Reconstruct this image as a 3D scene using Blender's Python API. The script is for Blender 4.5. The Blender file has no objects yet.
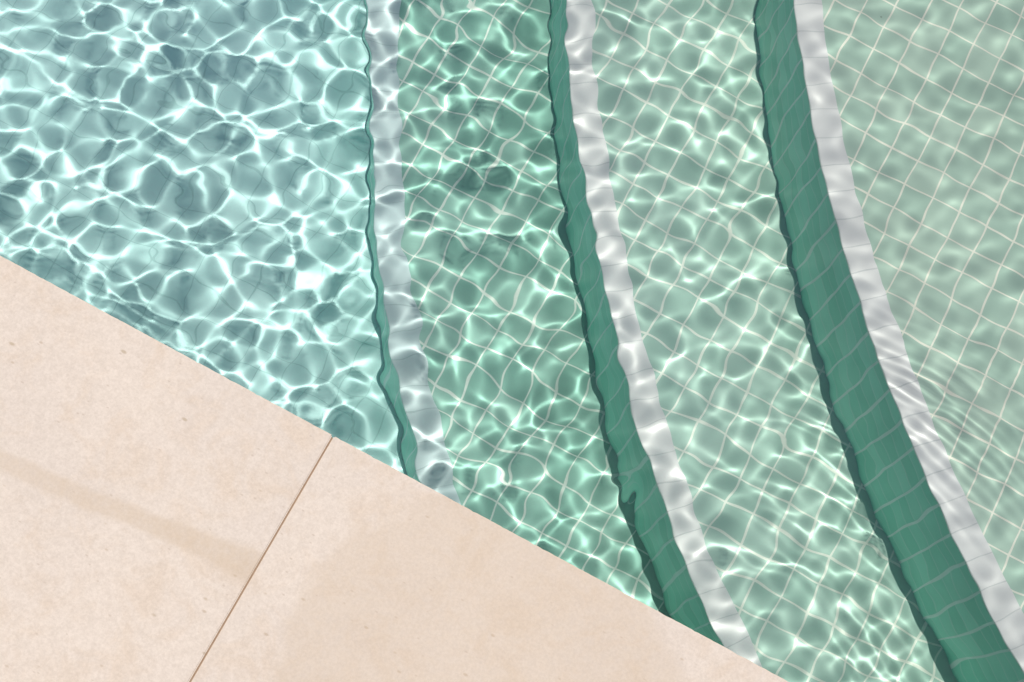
import bpy, bmesh, math
import numpy as np
from mathutils import Vector, Matrix
R = math.radians
rng = np.random.default_rng(5)
C = bpy.context.scene.collection
sc = bpy.context.scene

# ------------------------------------------------------------------ camera
CX, CY, F = 512., 341., 1744.5
NAD = (279.7, 916.4)            # image point straight below the camera
D = 2.3                         # camera height above the water
def cam_frame():
    d = np.array([(NAD[0]-CX)/F, (NAD[1]-CY)/F, 1.]); d /= np.linalg.norm(d)
    r = np.array([1, 0, 0.]) - d*d[0]; r /= np.linalg.norm(r)
    u = np.cross(d, r); u = -u if u[1] > 0 else u
    return r, u, -d
FR = cam_frame()
def back(px, z):
    """where the line of sight of a photo point meets the level z (refracted under water)"""
    v = np.array([(px[0]-CX)/F, (px[1]-CY)/F, 1.]); v /= np.linalg.norm(v)
    v = np.array([v@FR[0], v@FR[1], v@FR[2]])
    if z >= 0:
        return v[:2]*(D-z)/-v[2]
    p = v[:2]*D/-v[2]; s = v[:2]/1.33
    return p + s/math.sqrt(1-s@s)*(-z)
cam = bpy.data.cameras.new('camera'); co = bpy.data.objects.new('camera', cam); C.objects.link(co)
M = Matrix(((FR[0][0], -FR[0][1], -FR[0][2]), (FR[1][0], -FR[1][1], -FR[1][2]), (FR[2][0], -FR[2][1], -FR[2][2])))
co.matrix_world = Matrix.Translation((0, 0, D)) @ M.to_4x4()
cam.sensor_width = 36; cam.lens = F*36/1024; cam.clip_end = 500; cam.clip_start = .1
sc.camera = co

# ------------------------------------------------------------------ helpers
def tag(o, label=None, cat=None, group=None, kind=None):
    if label: o['label'] = label
    if cat: o['category'] = cat
    if group: o['group'] = group
    if kind: o['kind'] = kind
    return o
def empty(name, loc=(0, 0, 0)):
    o = bpy.data.objects.new(name, None); C.objects.link(o); o.location = loc; o.empty_display_size = .1
    return o
def mesh(name, vs, fs, mat, parent=None, uv=None, smooth=False):
    me = bpy.data.meshes.new(name); me.from_pydata([tuple(map(float, v)) for v in vs], [], fs)
    me.materials.append(mat)
    if uv is not None:
        l = me.uv_layers.new(name='UVMap')
        idx = np.empty(len(me.loops), np.int32); me.loops.foreach_get('vertex_index', idx)
        l.data.foreach_set('uv', np.asarray(uv, np.float32)[idx].ravel())
    if smooth: me.polygons.foreach_set('use_smooth', [True]*len(me.polygons))
    me.update()
    o = bpy.data.objects.new(name, me); C.objects.link(o)
    if parent:
        o.parent = parent; o.matrix_parent_inverse = Matrix.Translation(-parent.location)
    return o

class NT:
    def __init__(s, name):
        s.m = bpy.data.materials.new(name); s.m.use_nodes = True; s.t = s.m.node_tree; s.t.nodes.clear()
        s.out = s.n('ShaderNodeOutputMaterial')
    def n(s, typ, **k):
        a = s.t.nodes.new(typ)
        for x, y in k.items(): setattr(a, x, y)
        return a
    def l(s, a, b): s.t.links.new(a, b)
    def put(s, sock, v):
        if isinstance(v, bpy.types.NodeSocket): s.l(v, sock)
        else: sock.default_value = v
    def math(s, op, a, b=0., c=0.):
        x = s.n('ShaderNodeMath', operation=op); s.put(x.inputs[0], a); s.put(x.inputs[1], b); s.put(x.inputs[2], c); return x.outputs[0]
    def mix(s, f, a, b):
        x = s.n('ShaderNodeMix', data_type='RGBA'); s.put(x.inputs[0], f); s.put(x.inputs[6], a); s.put(x.inputs[7], b); return x.outputs[2]
    def mul(s, a, b):
        x = s.n('ShaderNodeMix', data_type='RGBA', blend_type='MULTIPLY'); x.inputs[0].default_value = 1; s.put(x.inputs[6], a); s.put(x.inputs[7], b); return x.outputs[2]
    def ramp(s, f, pts):
        x = s.n('ShaderNodeMapRange', interpolation_type='SMOOTHSTEP'); s.put(x.inputs[0], f)
        for i, v in enumerate(pts): x.inputs[1+i].default_value = v
        return x.outputs[0]
    def noise(s, vec, scale, detail=3., rough=.55, dist=0.):
        x = s.n('ShaderNodeTexNoise'); s.l(vec, x.inputs['Vector']); x.inputs['Scale'].default_value = scale
        x.inputs['Detail'].default_value = detail; x.inputs['Roughness'].default_value = rough; x.inputs['Distortion'].default_value = dist
        return x.outputs['Fac']
def col(r, g, b): return (r, g, b, 1.)

PITCH = .047
# coping frame: e along the pool edge, q square to it, into the pool
ca, cb = back((0, 255), .03), back((790, 682), .03)
e = (cb-ca)/np.linalg.norm(cb-ca); q = np.array([-e[1], e[0]])
if q[1] < 0: q = -q
ANG = math.atan2(e[1], e[0])
def F2(s, t): return ca + e*s + q*t      # coping frame -> world
def toF(p): return np.array([(p-ca)@e, (p-ca)@q])

def mosaic(name, tile, tile2, grout, pitch_u=PITCH, pitch_v=PITCH, gw=.0026, off=(0, 0), var=.12, rough=.35, blotch=.10, vfade=1., wob=.0022):
    """square mosaic over the UV map (metres)"""
    k = NT(name); uv = k.n('ShaderNodeUVMap'); uv.uv_map = 'UVMap'
    # hand-laid sheets: the lines wander a little
    nz = k.n('ShaderNodeTexNoise'); k.l(uv.outputs[0], nz.inputs['Vector']); nz.inputs['Scale'].default_value = 6; nz.inputs['Detail'].default_value = 1
    sb = k.n('ShaderNodeVectorMath', operation='SUBTRACT'); k.l(nz.outputs['Color'], sb.inputs[0]); sb.inputs[1].default_value = (.5, .5, .5)
    scl = k.n('ShaderNodeVectorMath', operation='SCALE'); k.l(sb.outputs[0], scl.inputs[0]); scl.inputs['Scale'].default_value = wob*4
    ad = k.n('ShaderNodeVectorMath', operation='ADD'); k.l(uv.outputs[0], ad.inputs[0]); k.l(scl.outputs[0], ad.inputs[1])
    sx = k.n('ShaderNodeSeparateXYZ'); k.l(ad.outputs[0], sx.inputs[0])
    def line(c, p, o):
        u = k.math('DIVIDE', k.math('ADD', c, o), p)
        fr = k.math('FRACT', u); d = k.math('MULTIPLY', k.math('MINIMUM', fr, k.math('SUBTRACT', 1., fr)), p)
        return k.ramp(d, (gw*.35, gw*.75, 1., 0.)), k.math('FLOOR', u)
    lu, iu = line(sx.outputs[0], pitch_u, off[0]); lv, iv = line(sx.outputs[1], pitch_v, off[1])
    g = k.math('MAXIMUM', lu, k.math('MULTIPLY', lv, vfade))
    cid = k.n('ShaderNodeCombineXYZ'); k.l(iu, cid.inputs[0]); k.l(iv, cid.inputs[1])
    wn = k.n('ShaderNodeTexWhiteNoise', noise_dimensions='3D'); k.l(cid.outputs[0], wn.inputs['Vector'])
    f = k.math('ADD', k.math('MULTIPLY', wn.outputs['Value'], var), k.math('MULTIPLY', k.noise(uv.outputs[0], 9, 4), 1.0-var))
    t = k.mix(k.ramp(f, (.35, .7, 0., 1.)), tile, tile2)
    # dust of dirt specks and darker settled patches
    sp = k.n('ShaderNodeTexVoronoi'); k.l(uv.outputs[0], sp.inputs['Vector']); sp.inputs['Scale'].default_value = 9
    speck = k.ramp(sp.outputs['Distance'], (.008, .02, .55, 0.))
    gg = k.mix(k.noise(uv.outputs[0], 30, 2), grout, tuple(c*.86 for c in grout[:3])+(1,))
    base = k.mix(g, t, gg)
    base = k.mix(speck, base, col(.06, .07, .04))
    base = k.mul(base, k.mix(k.ramp(k.noise(uv.outputs[0], 3.1, 5, .6), (.35, .7, 0., 1.)), col(1, 1, 1), (1-blotch,)*3+(1,)))
    b = k.n('ShaderNodeBsdfPrincipled'); k.l(base, b.inputs['Base Color']); b.inputs['Roughness'].default_value = rough
    b.inputs['IOR'].default_value = 1.12   # glaze seen under water
    bp = k.n('ShaderNodeBump'); bp.inputs['Strength'].default_value = .25; bp.inputs['Distance'].default_value = .01
    k.l(k.math('SUBTRACT', 1., g), bp.inputs['Height']); k.l(bp.outputs[0], b.inputs['Normal'])
    k.l(b.outputs[0], k.out.inputs[0])
    return k.m

# ------------------------------------------------------------------ the curved steps
ZT = -.21; H3, H2, H1 = .315, .264, .200
Z = [ZT, ZT-H3, ZT-H3-H2, ZT-H3-H2-H1]      # right tread, middle, left tread, floor
P3 = [-21.79703596, 155.23209569,  57.69030093, 795.70845601]; P2 = [  1.45861542, 104.54991588,  31.58428985, 564.91465105]; P1 = [114.97519515, -27.34404642, 369.81500325]
def edge_curve(P, z, y0, y1, n=60):
    """the step edge at its own depth as a smooth arc: fitted once, then continued to both sides"""
    ys = np.linspace(y0, y1, 24)
    pts = np.array([back((np.polyval(P, y/600), y), z) for y in ys])
    F_ = np.array([toF(p) for p in pts])
    return pts
def arc(P, z, y0, y1):
    """circle-like continuation: quadratic fit of x(y) in world space"""
    pts = edge_curve(P, z, y0, y1)
    k = np.polyfit(pts[:, 1], pts[:, 0], 3)
    lo, hi = pts[:, 1].min(), pts[:, 1].max()
    # march along the curve at even arc length; beyond the fitted range keep the end curvature gentle
    def slope(y):
        d = np.polyder(k); c = min(max(y, lo), hi)
        return np.polyval(d, c) + np.polyval(np.polyder(d), c)*(y-c)*.8
    out = []; x, y = np.polyval(k, hi), hi; up = []
    ds = .01
    for i in range(260):
        s = slope(y); L = math.hypot(s, 1); up.append((x, y)); x += s/L*ds; y += ds/L
    x, y = np.polyval(k, hi), hi; dn = []
    for i in range(400):
        s = slope(y); L = math.hypot(s, 1); x -= s/L*ds; y -= ds/L; dn.append((x, y))
        if toF(np.array([x, y]))[1] < -.02: break
    a = np.array(dn[::-1]+up)
    return a
A3 = arc(P3, Z[0], 0, 681); A2 = arc(P2, Z[1], 0, 640); A1 = arc(P1, Z[2], 10, 470)
def normals(a):
    t = np.gradient(a, axis=0); t /= np.linalg.norm(t, axis=1)[:, None]
    return np.stack([t[:, 1], -t[:, 0]], 1)      # to the right = up the stairs
def offset(a, d): return a + normals(a)*d
XR = 4.2
def ribbon(name, L, Rr, z, mat, parent, uvmode='xy'):
    """level strip between two polylines of the same length, subdivided across"""
    n = len(L); m = 6; vs = []; uv = []
    s = np.concatenate([[0], np.cumsum(np.linalg.norm(np.diff(L, axis=0), axis=1))])
    for i in range(n):
        for j in range(m+1):
            p = L[i]*(1-j/m)+Rr[i]*j/m; vs.append((p[0], p[1], z))
            uv.append(toF(p) if uvmode == 'xy' else (s[i], np.linalg.norm(p-L[i])))
    fs = [(i*(m+1)+j, i*(m+1)+j+1, (i+1)*(m+1)+j+1, (i+1)*(m+1)+j) for i in range(n-1) for j in range(m)]
    return mesh(name, vs, fs, mat, parent, uv)
def riser(name, a, z0, z1, mat, parent):
    vs = []; uv = []; n = len(a); s = np.concatenate([[0], np.cumsum(np.linalg.norm(np.diff(a, axis=0), axis=1))])
    prof = [(0.0, z1), (0.0, (z0+z1)/2), (0.0, z0-.005)]
    nr = normals(a)
    for i in range(n):
        for d, z in prof:
            p = a[i]+nr[i]*d; vs.append((p[0], p[1], z)); uv.append((s[i], z0-z))
    k = len(prof)
    fs = [(i*k+j, i*k+j+1, (i+1)*k+j+1, (i+1)*k+j) for i in range(n-1) for j in range(k-1)]
    return mesh(name, vs, fs, mat, parent, uv)
def resample(a, n):
    s = np.concatenate([[0], np.cumsum(np.linalg.norm(np.diff(a, axis=0), axis=1))]); t = np.linspace(0, s[-1], n)
    return np.stack([np.interp(t, s, a[:, 0]), np.interp(t, s, a[:, 1])], 1)

m_tread = mosaic('sage_mosaic', col(.44, .62, .51), col(.52, .69, .57), col(.93, .94, .80), gw=.0026, var=.4)
m_mid = mosaic('green_mosaic', col(.42, .63, .53), col(.50, .70, .60), col(.90, .96, .84), gw=.0032, var=.4, off=(.011, .017))
m_low = mosaic('teal_mosaic', col(.28, .55, .45), col(.37, .63, .53), col(.84, .94, .84), gw=.0030, var=.4, off=(.006, .005))
m_floor = mosaic('pale_blue_mosaic', col(.57, .87, .84), col(.64, .93, .90), col(.51, .80, .77), gw=.0018, off=(.02, .012))
m_riser = mosaic('riser_mosaic', col(.31, .76, .62), col(.42, .87, .73), col(.86, 1.0, .96), gw=.0040, pitch_v=.047, off=(0, .004), var=.6, vfade=.35, blotch=.16)
m_nose_deep = mosaic('white_nosing_water_tint', col(.60, .74, .74), col(.66, .79, .78), col(.54, .68, .67), gw=.0016, pitch_v=.5, off=(0, .1), var=.3)  # white nosing again, the deep water's absorption of light put into its colour
m_nose = mosaic('white_nosing_tile', col(.78, .79, .77), col(.83, .84, .81), col(.69, .72, .70), gw=.0016, pitch_v=.5, off=(0, .1), var=.3)

NOSE = .044
steps = []
far = resample(np.stack([np.full(50, XR), np.linspace(-3.0, 4.6, 50)], 1), 200)
def step(a, zi, zbelow, nxt, mt, label, NOSE=NOSE, m_nose=m_nose):
    t = empty('pool_step', (a[len(a)//2][0], a[len(a)//2][1], zbelow))
    tag(t, label, 'pool step', 'curved underwater pool steps')
    riser('riser', a, zi, zbelow, m_riser, t)
    n = 240; L1 = offset(a, NOSE)
    # white edge tile: a narrow lip down the riser, an eased arris, then the flat top
    sa = np.concatenate([[0], np.cumsum(np.linalg.norm(np.diff(a, axis=0), axis=1))]); nr = normals(a); vs = []; uv = []
    prof = [(.001, zi-.0055), (-.0012, zi-.005), (-.0012, zi-.0022), (-.0005, zi-.0007), (.001, zi), (NOSE*.5, zi), (NOSE, zi)]
    for i_ in range(len(a)):
        for d, z in prof:
            p = a[i_]+nr[i_]*d; vs.append((p[0], p[1], z)); uv.append((sa[i_], d))
    kk = len(prof)
    mesh('nosing', vs, [(i_*kk+j, i_*kk+j+1, (i_+1)*kk+j+1, (i_+1)*kk+j) for i_ in range(len(a)-1) for j in range(kk-1)], m_nose, t, uv)
    Rr = resample(nxt, n) if nxt is not None else None
    L = resample(L1, n)
    if Rr is None: Rr = np.stack([np.full(n, XR), np.linspace(L[0][1]-1.6, L[-1][1], n)], 1)
    else: Rr = Rr + np.array([.004, 0])
    ribbon('tread', L, Rr, zi, mt, t)
    return t
step(A3, Z[0], Z[1], None, m_tread, 'topmost step at the right, sharp pale sage tile grid above the widest green riser')
step(A2, Z[1], Z[2], A3, m_mid, 'middle step between the two broad dark green risers, white strip along its edge')
step(A1, Z[2], Z[3], A2, m_low, 'lowest step beside the pale blue pool floor, with a very thin green riser', .054, m_nose_deep)

# floor of the basin and the pool walls
S0, S1, T1 = -3.2, 4.4, 4.2
def quad_grid(name, s0, s1, t0, t1, z, mat, n=12, kind=None):
    vs = []; uv = []
    for i in range(n+1):
        for j in range(n+1):
            s, t = s0+(s1-s0)*i/n, t0+(t1-t0)*j/n; p = F2(s, t); vs.append((p[0], p[1], z)); uv.append((s, t))
    fs = [(i*(n+1)+j, (i+1)*(n+1)+j, (i+1)*(n+1)+j+1, i*(n+1)+j+1) for i in range(n) for j in range(n)]
    o = mesh(name, vs, fs, mat, None, uv)
    if kind: o['kind'] = kind
    return o
quad_grid('pool_floor', S0, S1, 0, T1, Z[3]-.002, m_floor, kind='structure')
WT = .006      # wall top
def wall(a, b, z0, z1, mat, name, label):
    n = 30; vs = []; uv = []
    L = np.linalg.norm(b-a); dr = (b-a)/L; out = np.array([dr[1], -dr[0]])
    for th in (0, .2):
        for i in range(n+1):
            for z in (z0, z1):
                p = a+(b-a)*i/n+out*th; vs.append((p[0], p[1], z)); uv.append((L*i/n, z))
    fs = [(2*i, 2*i+2, 2*i+3, 2*i+1) for i in range(n)]
    o = 2*(n+1); fs += [(o+2*i, o+2*i+1, o+2*i+3, o+2*i+2) for i in range(n)] + [(2*i+1, 2*i+3, o+2*i+3, o+2*i+1) for i in range(n)]
    ob = mesh(name, vs, fs, mat, None, uv); tag(ob, label, 'pool wall'); return ob
m_wall = mosaic('wall_mosaic', col(.30, .56, .50), col(.36, .62, .56), col(.62, .74, .68), off=(.01, .02))
wall(F2(S0, 0), F2(S1, 0), Z[3]-.1, .001, m_wall, 'pool_wall', 'green tiled pool wall directly under the beige stone slabs')

# ------------------------------------------------------------------ water
K = []
def waves():
    comps = []
    #   wavelength range, number, rms slope, direction bias (deg, spread)
    for lam0, lam1, n, sl, d0, sp in WAVES:
        for _ in range(n):
            lam = math.exp(rng.uniform(math.log(lam0), math.log(lam1))); k = 2*math.pi/lam
            th = R(d0 + rng.normal()*sp)
            comps.append((k*math.cos(th), k*math.sin(th), sl*math.sqrt(2/n)/k, rng.uniform(0, 6.283)))
    return comps
WAVES = [(.22, .60, 14, .020, 80, 60), (.10, .19, 30, .022, 88, 35), (.040, .070, 120, .0190, 88, 40), (.026, .044, 50, .0075, 80, 60)]
comps = waves()
def height(X, Y):
    h = np.zeros_like(X)
    for kx, ky, a, ph in comps: h += a*np.sin(kx*X+ky*Y+ph)
    # local disturbances: (photo point, wavelength, slope, radius along / across the crests, heading or None for rings)
    for px, lam, sl, r1, r2, hd in PACKETS:
        c = back(px, 0); dx, dy = X-c[0], Y-c[1]; k = 2*math.pi/lam
        if hd is None:
            r = np.hypot(dx, dy); h += sl/k*np.cos(k*r)*np.exp(-(r/r1)**2)
        else:
            u, v = dx*math.cos(R(hd))+dy*math.sin(R(hd)), -dx*math.sin(R(hd))+dy*math.cos(R(hd))
            h += sl/k*np.cos(k*u+3*v*v/lam)*np.exp(-(u/r2)**2-(v/r1)**2)
    return h
PACKETS = [((965, 345), .0155, .018, .09, .06, 60), ((985, 395), .0185, .020, .13, .08, 47), ((925, 300), .0175, .011, .09, .07, 66),
           ((850, 450), .021, .010, .09, .06, 57), ((960, 560), .023, .016, .10, .08, 35), ((250, 250), .030, .02, .10, .06, 80),
           ((620, 478), .034, .10, .013, .016, 104), ((629, 496), .040, .12, .014, .014, 150), ((110, 60), .024, .025, .08, .06, 70)]
def graded(a0, a1, b0, b1, fine):
    """even fine spacing in [b0,b1], growing outside it to [a0,a1]"""
    mid = list(np.arange(b0, b1, fine)); s = fine; x = mid[-1]
    up = []
    while x < a1: s = min(s*1.06, .03); x += s; up.append(min(x, a1))
    s = fine; x = b0; dn = []
    while x > a0: s = min(s*1.06, .03); x -= s; dn.append(max(x, a0))
    return np.array(dn[::-1]+mid+up)
FINE = .0026
cs = np.array([toF(back(p, 0)) for p in ((0, 0), (1024, 0), (1024, 682), (0, 682))])
b0, b1 = cs[:, 0].min()-.12, cs[:, 0].max()+.12; t1 = cs[:, 1].max()+.45
gs = graded(S0, S1, b0, b1, FINE); gt = graded(0, T1, 0, t1, FINE); gt = gt[gt >= 0]
SS, TT = np.meshgrid(gs, gt, indexing='ij')
XX = ca[0]+e[0]*SS+q[0]*TT; YY = ca[1]+e[1]*SS+q[1]*TT
HH = height(XX, YY)
ns, nt = SS.shape
V = np.stack([XX, YY, HH], -1).reshape(-1, 3).astype(np.float32)
I = (np.arange(ns-1)[:, None]*nt+np.arange(nt-1)[None]).ravel()
Q = np.stack([I, I+nt, I+nt+1, I+1], 1).astype(np.int32)
if (e[0]*q[1]-e[1]*q[0]) < 0: Q = Q[:, ::-1].copy()
me = bpy.data.meshes.new('water'); me.vertices.add(len(V)); me.vertices.foreach_set('co', V.ravel())
me.loops.add(Q.size); me.loops.foreach_set('vertex_index', Q.ravel())
me.polygons.add(len(Q)); me.polygons.foreach_set('loop_start', np.arange(0, Q.size, 4, dtype=np.int32)); me.polygons.foreach_set('use_smooth', np.ones(len(Q), bool))
me.update(calc_edges=True)
k = NT('pool_water'); b = k.n('ShaderNodeBsdfPrincipled'); b.inputs['Base Color'].default_value = col(.97, 1, .99)
b.inputs['Roughness'].default_value = 0; b.inputs['IOR'].default_value = 1.33; b.inputs['Transmission Weight'].default_value = 1
k.l(b.outputs[0], k.out.inputs[0])
me.materials.append(k.m)
water = bpy.data.objects.new('water', me); C.objects.link(water); tag(water, 'clear rippled pool water over the steps and floor', kind='structure')
print('water verts', len(V))

# ------------------------------------------------------------------ coping and terrace
def stone(name, stain=None):
    """fine beige limestone; stain(k, s, t) -> 0..1 mask in the slab's own plane (metres)"""
    k = NT(name); tc = k.n('ShaderNodeTexCoord'); v = tc.outputs['Object']
    sx = k.n('ShaderNodeSeparateXYZ'); k.l(v, sx.inputs[0])
    big = k.noise(v, 3.2, 6, .62); mid = k.noise(v, 17, 6, .65, .6); fine = k.noise(v, 260, 4, .75); gr = k.noise(v, 90, 3, .7)
    base = k.mix(k.ramp(big, (.36, .64, 0., 1.)), col(.600, .512, .440), col(.625, .532, .452))
    base = k.mix(k.ramp(mid, (.42, .70, 0., .5)), base, col(.565, .445, .340))
    base = k.mul(base, k.mix(k.ramp(fine, (.3, .7, 0., 1.)), col(.92, .915, .91), col(1.05, 1.05, 1.05)))
    base = k.mul(base, k.mix(k.ramp(gr, (.35, .65, 0., 1.)), col(.965, .96, .955), col(1.02, 1.02, 1.02)))
    # shell flecks and small pits
    for sc_, rad, keep, c in ((22, .10, .70, col(.40, .30, .21)), (60, .18, .80, col(.45, .36, .29)), (12, .07, .72, col(.36, .27, .17))):
        mp = k.n('ShaderNodeMapping'); mp.inputs['Rotation'].default_value = (0, 0, sc_*.7); mp.inputs['Scale'].default_value = (1, 1.9, 1); k.l(v, mp.inputs[0])
        vo = k.n('ShaderNodeTexVoronoi'); k.l(mp.outputs[0], vo.inputs['Vector']); vo.inputs['Scale'].default_value = sc_
        sc2 = k.n('ShaderNodeSeparateColor'); k.l(vo.outputs['Color'], sc2.inputs[0])
        msk = k.math('MULTIPLY', k.ramp(vo.outputs['Distance'], (rad*.4, rad, .6, 0.)), k.math('GREATER_THAN', sc2.outputs[0], keep))
        base = k.mix(msk, base, c)
    if stain:
        st = stain(k, sx.outputs[0], sx.outputs[1], k.noise(v, 9, 5, .6), gr)
        base = k.mix(st, base, col(.47, .355, .245))
    b = k.n('ShaderNodeBsdfPrincipled'); b.inputs['Roughness'].default_value = .72; b.inputs['IOR'].default_value = 1.35
    k.l(base, b.inputs['Base Color'])
    bp = k.n('ShaderNodeBump'); bp.inputs['Strength'].default_value = .12; bp.inputs['Distance'].default_value = .01
    k.l(fine, bp.inputs['Height']); k.l(bp.outputs[0], b.inputs['Normal']); k.l(b.outputs[0], k.out.inputs[0])
    return k.m
OV = .0; JT = .0024; SW, SD, TOP, TH = 1.2, .62, .03, .028
sj = toF(back((333, 436), .03))[0]
def slab(s0, s1, t0, t1, mat, label, group='beige stone slabs along the pool edge'):
    bm = bmesh.new(); c = F2((s0+s1)/2, (t0+t1)/2)
    bmesh.ops.create_cube(bm, size=1)
    for v in bm.verts:
        v.co = Vector((v.co.x*(s1-s0), v.co.y*(t1-t0), v.co.z*TH))
    bmesh.ops.bevel(bm, geom=bm.edges[:], offset=.0015, segments=2, affect='EDGES')
    # sawn edge towards the water, a little uneven from wear
    long_ = [e_ for e_ in bm.edges if abs(e_.verts[0].co.x-e_.verts[1].co.x) > .5]
    bmesh.ops.subdivide_edges(bm, edges=long_, cuts=260, use_grid_fill=True)
    r_ = np.random.default_rng(int(s0*100) % 97); g_ = r_.normal(size=400)
    for v in bm.verts:
        if v.co.y > (t1-t0)/2-.004:
            i_ = (v.co.x/(s1-s0)+.5)*262; a_ = int(i_); f_ = i_-a_
            v.co.y -= .00035*abs(g_[a_]*(1-f_)+g_[a_+1]*f_) + .0012*max(0, math.sin(a_*.37+math.sin(a_*.11)*3)-.93)*8
    me = bpy.data.meshes.new('coping_slab'); bm.to_mesh(me); bm.free(); me.materials.append(mat)
    o = bpy.data.objects.new('coping_slab', me); C.objects.link(o); o.location = (c[0], c[1], TOP-TH/2); o.rotation_euler = (0, 0, ANG)
    tag(o, label, 'stone slab', group, 'thing'); return o
# mortar bed under the slabs: shows as the brown filling of the joint
k = NT('sand_mortar'); tc = k.n('ShaderNodeTexCoord'); b = k.n('ShaderNodeBsdfPrincipled'); b.inputs['Roughness'].default_value = .95
k.l(k.mix(k.noise(tc.outputs['Object'], 120, 4), col(.24, .15, .09), col(.36, .25, .17)), b.inputs['Base Color']); k.l(b.outputs[0], k.out.inputs[0])
def block(name, s0, s1, t0, t1, z0, z1, mat, kind):
    vs = [(*F2(s, t), z) for z in (z0, z1) for s, t in ((s0, t0), (s1, t0), (s1, t1), (s0, t1))]
    o = mesh(name, vs, [(3, 2, 1, 0), (4, 5, 6, 7), (0, 1, 5, 4), (1, 2, 6, 5), (2, 3, 7, 6), (3, 0, 4, 7)], mat); o['kind'] = kind; return o
block('mortar_bed', S0, S1, -2.5, -.003, -.06, TOP-.0025, k.m, 'structure')
def loc(px, s0, s1):
    p = toF(back(px, .03)); return p[0]-(s0+s1)/2, p[1]-(-SD+OV)/2
lA, lB = loc((-60, 438), sj-SW, sj-JT/2), loc((262, 570), sj-SW, sj-JT/2)
def band(k, s, t, n, gr):
    dx, dy = lB[0]-lA[0], lB[1]-lA[1]; L = math.hypot(dx, dy); ux, uy = dx/L, dy/L
    a = k.math('ADD', k.math('MULTIPLY', k.math('SUBTRACT', s, lA[0]), ux), k.math('MULTIPLY', k.math('SUBTRACT', t, lA[1]), uy))
    d = k.math('ADD', k.math('MULTIPLY', k.math('SUBTRACT', s, lA[0]), -uy), k.math('MULTIPLY', k.math('SUBTRACT', t, lA[1]), ux))
    d = k.math('ABSOLUTE', k.math('ADD', d, k.math('MULTIPLY', k.math('SUBTRACT', n, .5), .03)))
    wd = k.ramp(a, (L-.10, L-.03, .017, .024))
    m = k.ramp(k.math('DIVIDE', d, wd), (.45, 1.15, 1., 0.))
    return k.math('MULTIPLY', m, k.math('MULTIPLY', k.ramp(gr, (.25, .7, .22, .50)), k.ramp(a, (0., L, .8, 1.1))))
lC = loc((470, 700), sj+JT/2, sj+SW)
def blot(k, s, t, n, gr):
    x, y = k.math('SUBTRACT', s, lC[0]), k.math('SUBTRACT', t, lC[1])
    r = k.math('SQRT', k.math('ADD', k.math('MULTIPLY', x, x), k.math('MULTIPLY', k.math('MULTIPLY', y, y), .8)))
    r = k.math('ADD', r, k.math('MULTIPLY', k.math('SUBTRACT', n, .5), .10))
    return k.math('MULTIPLY', k.ramp(r, (.245, .272, 1., 0.)), k.ramp(gr, (.3, .7, .20, .38)))
slab(sj-SW+JT/2, sj-JT/2, -SD+JT/2, OV, stone('beige_stone_with_band', band), 'left stone slab, beige with a brown stain band ending at the joint')
slab(sj+JT/2, sj+SW-JT/2, -SD+JT/2, OV, stone('beige_stone_with_blotch', blot), 'right stone slab, beige with a faint darker blotch beside the joint')

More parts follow.
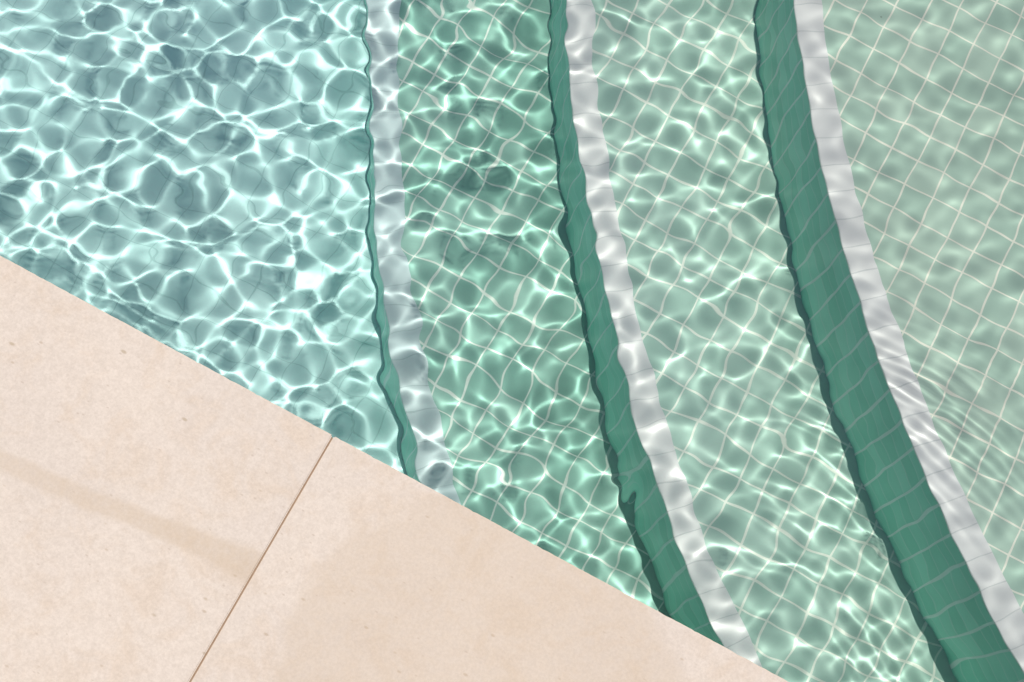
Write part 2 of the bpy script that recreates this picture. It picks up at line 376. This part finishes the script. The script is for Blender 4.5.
# the rest of the terrace, beyond the two slabs the photograph shows
bm = bmesh.new()
for s0, t0 in [(sj+n_*SW, -SD) for n_ in (-3, -2, 1, 2)]+[(sj+(n_+.5)*SW, -SD*r_) for n_ in range(-4, 3) for r_ in (2, 3, 4)]:
    a_, b_ = max(s0+JT/2, S0), min(s0+SW-JT/2, S1)
    r = bmesh.ops.create_cube(bm, size=1)['verts']
    for v in r: v.co = Vector(((a_+b_)/2+v.co.x*(b_-a_), t0+SD/2+v.co.y*(SD-JT), TOP-TH/2+v.co.z*TH))
me = bpy.data.meshes.new('terrace'); bm.to_mesh(me); bm.free(); me.materials.append(stone('beige_stone'))
o = bpy.data.objects.new('terrace', me); C.objects.link(o); o.location = (ca[0], ca[1], 0); o.rotation_euler = (0, 0, ANG); o['kind'] = 'structure'

# ------------------------------------------------------------------ light
SUN_EL, SUN_AZ = 80, 1.5
w = bpy.data.worlds.new('World'); sc.world = w; w.use_nodes = True
nt_ = w.node_tree; sky = nt_.nodes.new('ShaderNodeTexSky'); sky.sky_type = 'NISHITA'; sky.sun_disc = False
sky.dust_density = 1; sky.ozone_density = .3; sky.air_density = .8; sky.sun_elevation = R(SUN_EL); sky.sun_rotation = R(SUN_AZ)
nt_.links.new(sky.outputs[0], nt_.nodes['Background'].inputs[0]); nt_.nodes['Background'].inputs[1].default_value = .085
sd = np.array([math.sin(R(SUN_AZ))*math.cos(R(SUN_EL)), math.cos(R(SUN_AZ))*math.cos(R(SUN_EL)), math.sin(R(SUN_EL))])
L = bpy.data.lights.new('sun', 'SUN'); L.energy = 3.9; L.angle = R(.5); L.color = (1, .965, .905)
lo = bpy.data.objects.new('sun', L); C.objects.link(lo); lo.rotation_euler = Vector(sd).to_track_quat('Z', 'Y').to_euler(); lo.location = tuple(sd*10)
L.cycles.is_caustics_light = True; L.cycles.use_multiple_importance_sampling = False
for o in C.objects:
    if o.type == 'MESH':
        if o is water: o.cycles.is_caustics_caster = True
        else: o.cycles.is_caustics_receiver = True
sc.cycles.caustics_refractive = True; sc.cycles.caustics_reflective = False
sc.cycles.blur_glossy = 0
sc.cycles.max_bounces = 12; sc.cycles.diffuse_bounces = 5; sc.cycles.transmission_bounces = 8
sc.cycles.use_denoising = True
sc.cycles.sample_clamp_indirect = 4
# one Blender unit is 10 cm here: the light solver's tolerances are absolute and want millimetre waves larger than that
sc.unit_settings.system = 'METRIC'; sc.unit_settings.scale_length = .1
bpy.context.view_layer.update()
for o in list(C.objects):
    if o.parent is None and o.type in ('MESH', 'EMPTY'): o.matrix_world = Matrix.Scale(10, 4) @ o.matrix_world
    if o.type == 'CAMERA': o.location = o.location*10
vs_ = sc.view_settings; vs_.view_transform = 'Standard'; vs_.look = 'None'; vs_.exposure = 0; vs_.gamma = 1
